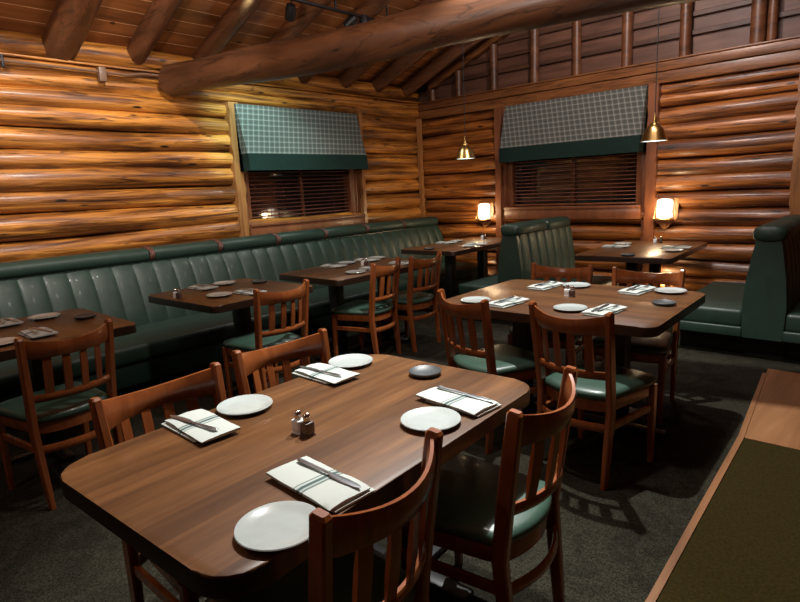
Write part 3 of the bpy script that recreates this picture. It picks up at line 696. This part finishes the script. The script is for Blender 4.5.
# ------------------------------------------------------------------ tableware
TZ = 0.76
def mk_plate():
    bm = B(); lathe(bm, [(0.0005, 0.002), (0.045, 0.0), (0.052, 0.0), (0.055, 0.004), (0.086, 0.0125), (0.088, 0.0145), (0.0865, 0.0165), (0.074, 0.0135), (0.064, 0.0085), (0.05, 0.0075), (0.0005, 0.007)], 48)
    return link('bread_plate', bm, white, smooth=50)
def mk_dish():
    bm = B(); lathe(bm, [(0.0005, 0.0), (0.046, 0.0), (0.058, 0.008), (0.060, 0.016), (0.058, 0.018), (0.054, 0.016), (0.044, 0.009), (0.0005, 0.008)], 40)
    return link('candle_dish', bm, dish, smooth=50)
def pad(bm, x0, x1, y0, y1, z0, z1, seed, bev=0.0045):
    r0 = set(bm.verts)
    box(bm, x0, x1, y0, y1, z0, z1, bev, 3)
def mk_napkin():
    bm = B()
    def slab(x0, x1, y0, y1, z0, z1, sk, lift):
        nx = 16; rings = []; h = (z1-z0)/2; zc = (z0+z1)/2
        for i in range(nx+1):
            x = x0+(x1-x0)*i/nx; e = 1.0 if 0 < i < nx else 0.6; ring = []
            sh = sk*(x-x0)/(x1-x0)
            for k in range(14):
                a = 2*PI*k/14; c, d = math.cos(a), math.sin(a); q = 1/((abs(c)**6+abs(d)**6)**(1/6))
                yy = (y0+y1)/2+(y1-y0)/2*c*q+sh; zz = zc+h*d*q*e
                zz += lift*noise.noise(Vector((x*16, yy*16, z0*80))) if d > 0 else 0
                ring.append(Vector((x, yy, max(zz, 0.0))))
            rings.append(ring)
        grid_solid(bm, rings)
    slab(-0.122, 0.085, -0.068, 0.05, 0.0005, 0.009, 0.004, 0.002)
    slab(-0.118, 0.125, -0.058, 0.062, 0.009, 0.019, -0.004, 0.004)
    return link('folded_napkin', bm, napm, smooth=60)
def mk_knife():
    bm = B(); L = 0.225; rings = []
    st = [(0, 0.002, 0.0008), (0.012, 0.0075, 0.001), (0.05, 0.0100, 0.0012), (0.09, 0.0088, 0.0014), (0.108, 0.0045, 0.002), (0.13, 0.0045, 0.0026), (0.18, 0.006, 0.003), (0.21, 0.0072, 0.003), (0.222, 0.006, 0.0026), (0.225, 0.002, 0.001)]
    for x, w_, h in st: rings.append([Vector((x-L/2, w_*math.cos(2*PI*k/8)+(0.002 if x < 0.1 else 0), 0.003+h*math.sin(2*PI*k/8))) for k in range(8)])
    grid_solid(bm, rings); return link('table_knife', bm, steel, smooth=60)
def mk_fork():
    bm = B(); L = 0.19; rings = []
    st = [(0.0, 0.006, 0.0022, .006), (0.02, 0.0065, 0.002, .003), (0.06, 0.004, 0.0018, .004), (0.10, 0.0028, 0.002, .007), (0.13, 0.003, 0.002, .006), (0.142, 0.010, 0.0015, .004), (0.152, 0.0115, 0.0013, .003)]
    for x, w_, h, z in st: rings.append([Vector((x-L/2, w_*math.cos(2*PI*k/8), z+h*math.sin(2*PI*k/8))) for k in range(8)])
    grid_solid(bm, rings)
    for k in range(4):
        y = -0.009+0.006*k; sweep_pts = [(0.150-L/2, y, 0.0035), (0.17-L/2, y, 0.004), (0.19-L/2, y, 0.009)]
        tube(bm, sweep_pts, 0.0016, 6, rad=[0.0018, 0.0015, 0.0008])
    return link('table_fork', bm, steel, smooth=60)
def mk_shaker(name, mat, label):
    t = thing(name, label, 'shaker')
    bm = B(); box(bm, -0.0165, 0.0165, -0.0165, 0.0165, 0.0, 0.006, 0.002); box(bm, -0.0155, 0.0155, -0.0155, 0.0155, 0.0062, 0.042, 0.004, 3); lathe(bm, [(0.012, 0.041), (0.009, 0.048)], 16); link('body', bm, mat, t)
    bm = B(); lathe(bm, [(0.0105, 0.046), (0.0112, 0.056), (0.010, 0.062), (0.006, 0.067), (0.001, 0.0685)], 20); link('cap', bm, chrome, t, smooth=50)
    return t
proto = {}
def place(kind, x, y, z, rot, label, group):
    cat = dict(plate='plate', dish='dish', napkin='napkin', knife='knife', fork='fork')[kind]
    if kind not in proto:
        o = dict(plate=mk_plate, dish=mk_dish, napkin=mk_napkin, knife=mk_knife, fork=mk_fork)[kind](); proto[kind] = o
    else: o = proto[kind].copy(); COL.objects.link(o)
    o.location = (x, y, z); o.rotation_euler = (0, 0, math.radians(rot)); tag(o, label, cat, group); return o
def shaker(kind, x, y, rot, label):
    k = kind+'_shaker'
    if k not in proto: proto[k] = mk_shaker(k, salt if kind == 'salt' else pepper, label); o = proto[k]; o['group'] = kind+' shakers on the tables'
    else: o = dup(proto[k], (0, 0, 0), 0, label)
    o.location = (x, y, TZ); o.rotation_euler = (0, 0, math.radians(rot))
G = {'plate': 'white bread plates', 'napkin': 'folded striped napkins', 'knife': 'table knives on napkins', 'fork': 'table forks on napkins', 'dish': 'small black dishes'}
def napset(x, y, rot, where, knife=True, fork=False, krot=8, kx=0.0, ky=0.02):
    place('napkin', x, y, TZ+0.0005, rot, 'striped white napkin '+where, G['napkin'])
    a = math.radians(rot)
    def off(u, v): return x+u*math.cos(a)-v*math.sin(a), y+u*math.sin(a)+v*math.cos(a)
    if knife: px, py = off(kx, ky); place('knife', px, py, TZ+0.0215, rot+krot, 'knife lying on the napkin '+where, G['knife'])
    if fork: px, py = off(0.0, -0.022); place('fork', px, py, TZ+0.0215, rot-krot*0.7, 'fork lying on the napkin '+where, G['fork'])
P = lambda x, y, where: place('plate', x+0.004, y-0.006, TZ, 0, 'round white plate '+where, G['plate'])
D = lambda x, y, where: place('dish', x, y, TZ, 0, 'small dark round dish '+where, G['dish'])
# front table
napset(-1.525, 0.767, -2, 'at the near left seat of the front table', kx=-0.01, ky=-0.02, krot=10)
napset(-1.585, 1.305, -2, 'at the far left seat of the front table', kx=-0.01, ky=-0.02, krot=6)
napset(-1.025, 1.36, 176, 'at the far right seat of the front table', kx=0.0, ky=-0.035, krot=2)
napset(-0.98, 0.758, 178, 'at the near right seat of the front table', kx=0.0, ky=-0.03, krot=2)
P(-1.560, 0.943, 'between the two left seats of the front table'); P(-1.622, 1.467, 'at the far left corner of the front table')
P(-1.001, 1.201, 'on the right side of the front table beside the far right napkin'); P(-0.912, 0.600, 'at the near right corner of the front table, closest to the camera')
D(-1.289, 1.524, 'at the far end of the front table')
shaker('salt', -1.261, 0.924, 4, 'white salt shaker in the middle of the front table')
shaker('pepper', -1.225, 0.926, 4, 'dark pepper shaker in the middle of the front table')
# middle table
napset(-1.695, 2.75, 84, 'at the near left seat of the middle table', fork=True)
napset(-1.76, 3.32, 84, 'at the far left seat of the middle table', fork=True)
napset(-1.155, 2.80, 84, 'at the near right seat of the middle table', fork=True)
napset(-1.215, 3.42, 84, 'at the far right seat of the middle table', fork=True)
P(-1.89, 2.72, 'at the near left corner of the middle table'); P(-1.60, 3.426, 'at the far side of the middle table behind the shakers'); P(-1.33, 2.78, 'at the near edge of the middle table, centre'); P(-1.047, 3.484, 'at the far right corner of the middle table')
D(-0.965, 3.12, 'at the right end of the middle table')
shaker('salt', -1.508, 3.115, 5, 'white salt shaker in the middle of the middle table'); shaker('pepper', -1.472, 3.10, 5, 'dark pepper shaker in the middle of the middle table')
# table at the left edge
napset(-3.93, 0.86, 0, 'on the banquette side of the left edge table', fork=True); napset(-3.43, 0.885, 0, 'on the chair side of the left edge table', fork=True)
P(-3.909, 1.06, 'on the banquette side of the left edge table'); P(-3.37, 0.70, 'cropped by the left edge of the photo'); D(-3.658, 1.198, 'on the left edge table')
# table before the log wall
napset(-3.98, 2.15, 0, 'on the banquette side of the log wall table', fork=True); napset(-3.45, 2.21, 0, 'on the chair side of the log wall table', fork=True)
P(-4.01, 2.35, 'on the banquette side of the log wall table'); P(-3.558, 2.04, 'on the chair side of the log wall table'); D(-3.80, 2.53, 'at the far side of the log wall table')
shaker('salt', -3.79, 1.84, 20, 'white salt shaker on the log wall table'); shaker('pepper', -3.752, 1.84, 20, 'dark pepper shaker on the log wall table')
# table under the left window
napset(-3.93, 3.42, 0, 'at the near banquette seat of the left window table'); napset(-3.94, 3.86, 0, 'at the far banquette seat of the left window table')
napset(-3.45, 3.45, 0, 'at the near chair of the left window table'); napset(-3.45, 3.83, 0, 'at the far chair of the left window table', fork=True)
P(-3.98, 3.63, 'at the near banquette seat of the left window table'); P(-3.97, 4.025, 'at the far banquette seat of the left window table')
P(-3.445, 3.235, 'at the near chair of the left window table'); P(-3.37, 4.0, 'at the far chair of the left window table')
shaker('salt', -3.73, 3.60, 0, 'white salt shaker on the left window table'); shaker('pepper', -3.692, 3.60, 0, 'dark pepper shaker on the left window table')
# far corner table
napset(-4.20, 5.46, 0, 'on the banquette side of the far corner table'); P(-4.20, 5.66, 'on the banquette side of the far corner table')
napset(-3.74, 5.42, 4, 'on the booth side of the far corner table'); P(-3.70, 5.22, 'on the booth side of the far corner table'); D(-3.98, 4.86, 'at the near end of the far corner table')
shaker('salt', -4.08, 6.05, 0, 'white salt shaker on the far corner table'); shaker('pepper', -4.04, 6.05, 0, 'dark pepper shaker on the far corner table')
# booth table
napset(-2.21, 5.62, 0, 'on the left side of the booth table'); P(-2.24, 5.86, 'on the left side of the booth table')
napset(-1.66, 5.66, 0, 'on the right side of the booth table'); P(-1.63, 5.45, 'on the right side of the booth table'); D(-1.86, 5.0, 'at the near end of the booth table')
shaker('salt', -1.995, 6.09, 0, 'white salt shaker on the booth table'); shaker('pepper', -1.945, 6.10, 0, 'dark pepper shaker on the booth table')

# ------------------------------------------------------------------ lamps
def sconce(x, z, label):
    t = thing('wall_lantern', label, 'wall lamp', (x, YB, z), 0, 'lit wall lanterns on the back wall')
    def pl(pts, y0, y1, bm):
        a = [bm.verts.new((px, y0, pz)) for px, pz in pts]; b2 = [bm.verts.new((px, y1, pz)) for px, pz in pts]
        bm.faces.new(a); bm.faces.new(list(reversed(b2)))
        for i in range(len(pts)): bm.faces.new((a[i], a[(i+1) % len(pts)], b2[(i+1) % len(pts)], b2[i]))
    bm = B(); pl([(-0.13, 0.12), (0.13, 0.12), (0.13, -0.07), (0.11, -0.10), (0, -0.215), (-0.11, -0.10), (-0.13, -0.07)], -0.075, 0.03, bm); link('backplate', bm, trimwood, t, smooth=0)
    bm = B(); prof = []
    for k in range(13):
        a = PI*k/12; prof.append((math.cos(a)*0.078, -0.08-math.sin(a)*0.085))
    n = len(prof)
    rings = []
    for s, z in ((0.9, -0.080), (1, -0.074), (1, 0.078), (0.97, 0.096), (0.7, 0.110), (0.3, 0.115)):
        rings.append([Vector((px*s, -0.11+(py+0.11)*s, z)) for px, py in prof])
    grid_solid(bm, rings); link('glass_shade', bm, lantern, t, smooth=50)
    bm = B(); box(bm, -0.085, 0.085, -0.17, -0.07, -0.105, -0.088, 0.004); tube(bm, [(-0.088, -0.10, 0.03), (-0.086, -0.16, -0.088), (0, -0.18, -0.092), (0.086, -0.16, -0.088), (0.088, -0.10, 0.03)], 0.005, 6); link('bracket', bm, brass, t)
    l = bpy.data.lights.new('lantern_bulb', 'POINT'); l.energy = 7; l.color = (1, 0.74, 0.42); l.shadow_soft_size = 0.05
    o = bpy.data.objects.new('lantern_bulb', l); COL.objects.link(o); o.location = (x, YB-0.26, 1.07)
    l = bpy.data.lights.new('lantern_uplight', 'POINT'); l.energy = 5; l.color = (1, 0.78, 0.45); l.shadow_soft_size = 0.03
    o = bpy.data.objects.new('lantern_uplight', l); COL.objects.link(o); o.location = (x, YB-0.15, z+0.17)
sconce(-4.25, 1.075, 'lit white glass wall lantern to the left of the back window'); sconce(-2.0, 1.08, 'lit white glass wall lantern to the right of the back window')
def pendant(x, y, z, label):
    t = thing('pendant_lamp', label, 'pendant lamp', (x, y, z), 0, 'small brass pendant lamps')
    bm = B(); lathe(bm, [(0.112, 0.0), (0.11, 0.006), (0.098, 0.03), (0.085, 0.075), (0.062, 0.115), (0.04, 0.135), (0.03, 0.142), (0.029, 0.15), (0.026, 0.15), (0.035, 0.132), (0.058, 0.11), (0.08, 0.072), (0.094, 0.03), (0.106, 0.004)], 36, closed=False)
    link('shade', bm, brass, t, smooth=50)
    bm = B(); lathe(bm, [(0.017, 0.145), (0.017, 0.195), (0.008, 0.2), (0.006, 0.24)], 16); box(bm, -0.038, 0.038, -0.004, 0.004, 0.148, 0.156, 0.001); link('socket', bm, brass, t, smooth=50)
    bm = B(); lathe(bm, [(0.001, 0.004), (0.104, 0.004), (0.104, 0.010), (0.001, 0.010)], 32); link('lens', bm, lens_m, t, smooth=50)
    top = RZ(x)+0.0 if x < RX else RZ(2*RX-x)
    bm = B(); tube(bm, [(0, 0, 0.24), (0, 0, top-z)], 0.004, 6); link('cord', bm, cordm, t)
    spot('pendant_bulb', (x, y, z-0.02), (x, y, 0), 12, 120, (0.95, 0.97, 0.95), 0.06, 0.6)
pendant(-3.74, 5.25, 1.715, 'small brass bell pendant hanging over the far corner table'); pendant(-1.76, 5.25, 1.725, 'small brass bell pendant hanging in front of the back window right post')
# ceiling track
tr = thing('lighting_track', 'black lighting track fixed under the rafters at the top centre of the photo', 'track', (-4.2, 4.0, 3.083))
bm = B(); box(bm, -0.018, 0.018, -1.6, 0.76, -0.014, 0.006, 0.003); link('rail', bm, black, tr)
bm = B()
for y in (-1.2, -0.1, 0.6): tube(bm, [(0, y, 0.01), (0, y, RZ(-4.2)-3.083+0.01)], 0.01, 8)
link('hangers', bm, black, tr)
def head(x, y, z, dirv, label, lit, power=0, color=COOL, cone=80):
    t = thing('track_spotlight', label, 'spotlight', (x, y, z), 0, 'black track spotlights')
    d = Vector(dirv).normalized(); s, u = frame_at(d)
    bm = B(); prof = [(-0.07, 0.02), (-0.065, 0.038), (-0.03, 0.045), (0.05, 0.047), (0.06, 0.044)]
    grid_solid(bm, [[d*a+s*r*math.cos(2*PI*k/20)+u*r*math.sin(2*PI*k/20) for k in range(20)] for a, r in prof]); link('housing', bm, black, t, smooth=50)
    bm = B(); grid_solid(bm, [[d*a+s*r*math.cos(2*PI*k/20)+u*r*math.sin(2*PI*k/20) for k in range(20)] for a, r in ((0.06, 0.036), (0.064, 0.034))]); link('lens', bm, ledlens if lit else black, t)
    bm = B(); tube(bm, [-d*0.02+u*0.0, (0, 0, 0.06), (-4.2-x, 0, 3.075-z)], 0.009, 8); link('stem', bm, black, t)
    if power:
        p = Vector((x, y, z))+d*0.085; spot('track_spot', p, p+d, power, cone, color, 0.025, 0.8)
head(-4.24, 3.40, 2.98, (-0.6, 0.3, -0.75), 'unlit black spotlight hanging alone at the left end of the track', False, 30, (0.62, 1.0, 0.95), 95)
head(-4.24, 4.12, 3.02, (-0.7, -0.4, -0.6), 'black spotlight tilted away from the camera, middle of the track', False)
head(-4.20, 4.26, 3.03, (0.05, -0.05, -1), 'black spotlight pointing straight down, its lens glowing', True, 60, NEUT, 120)
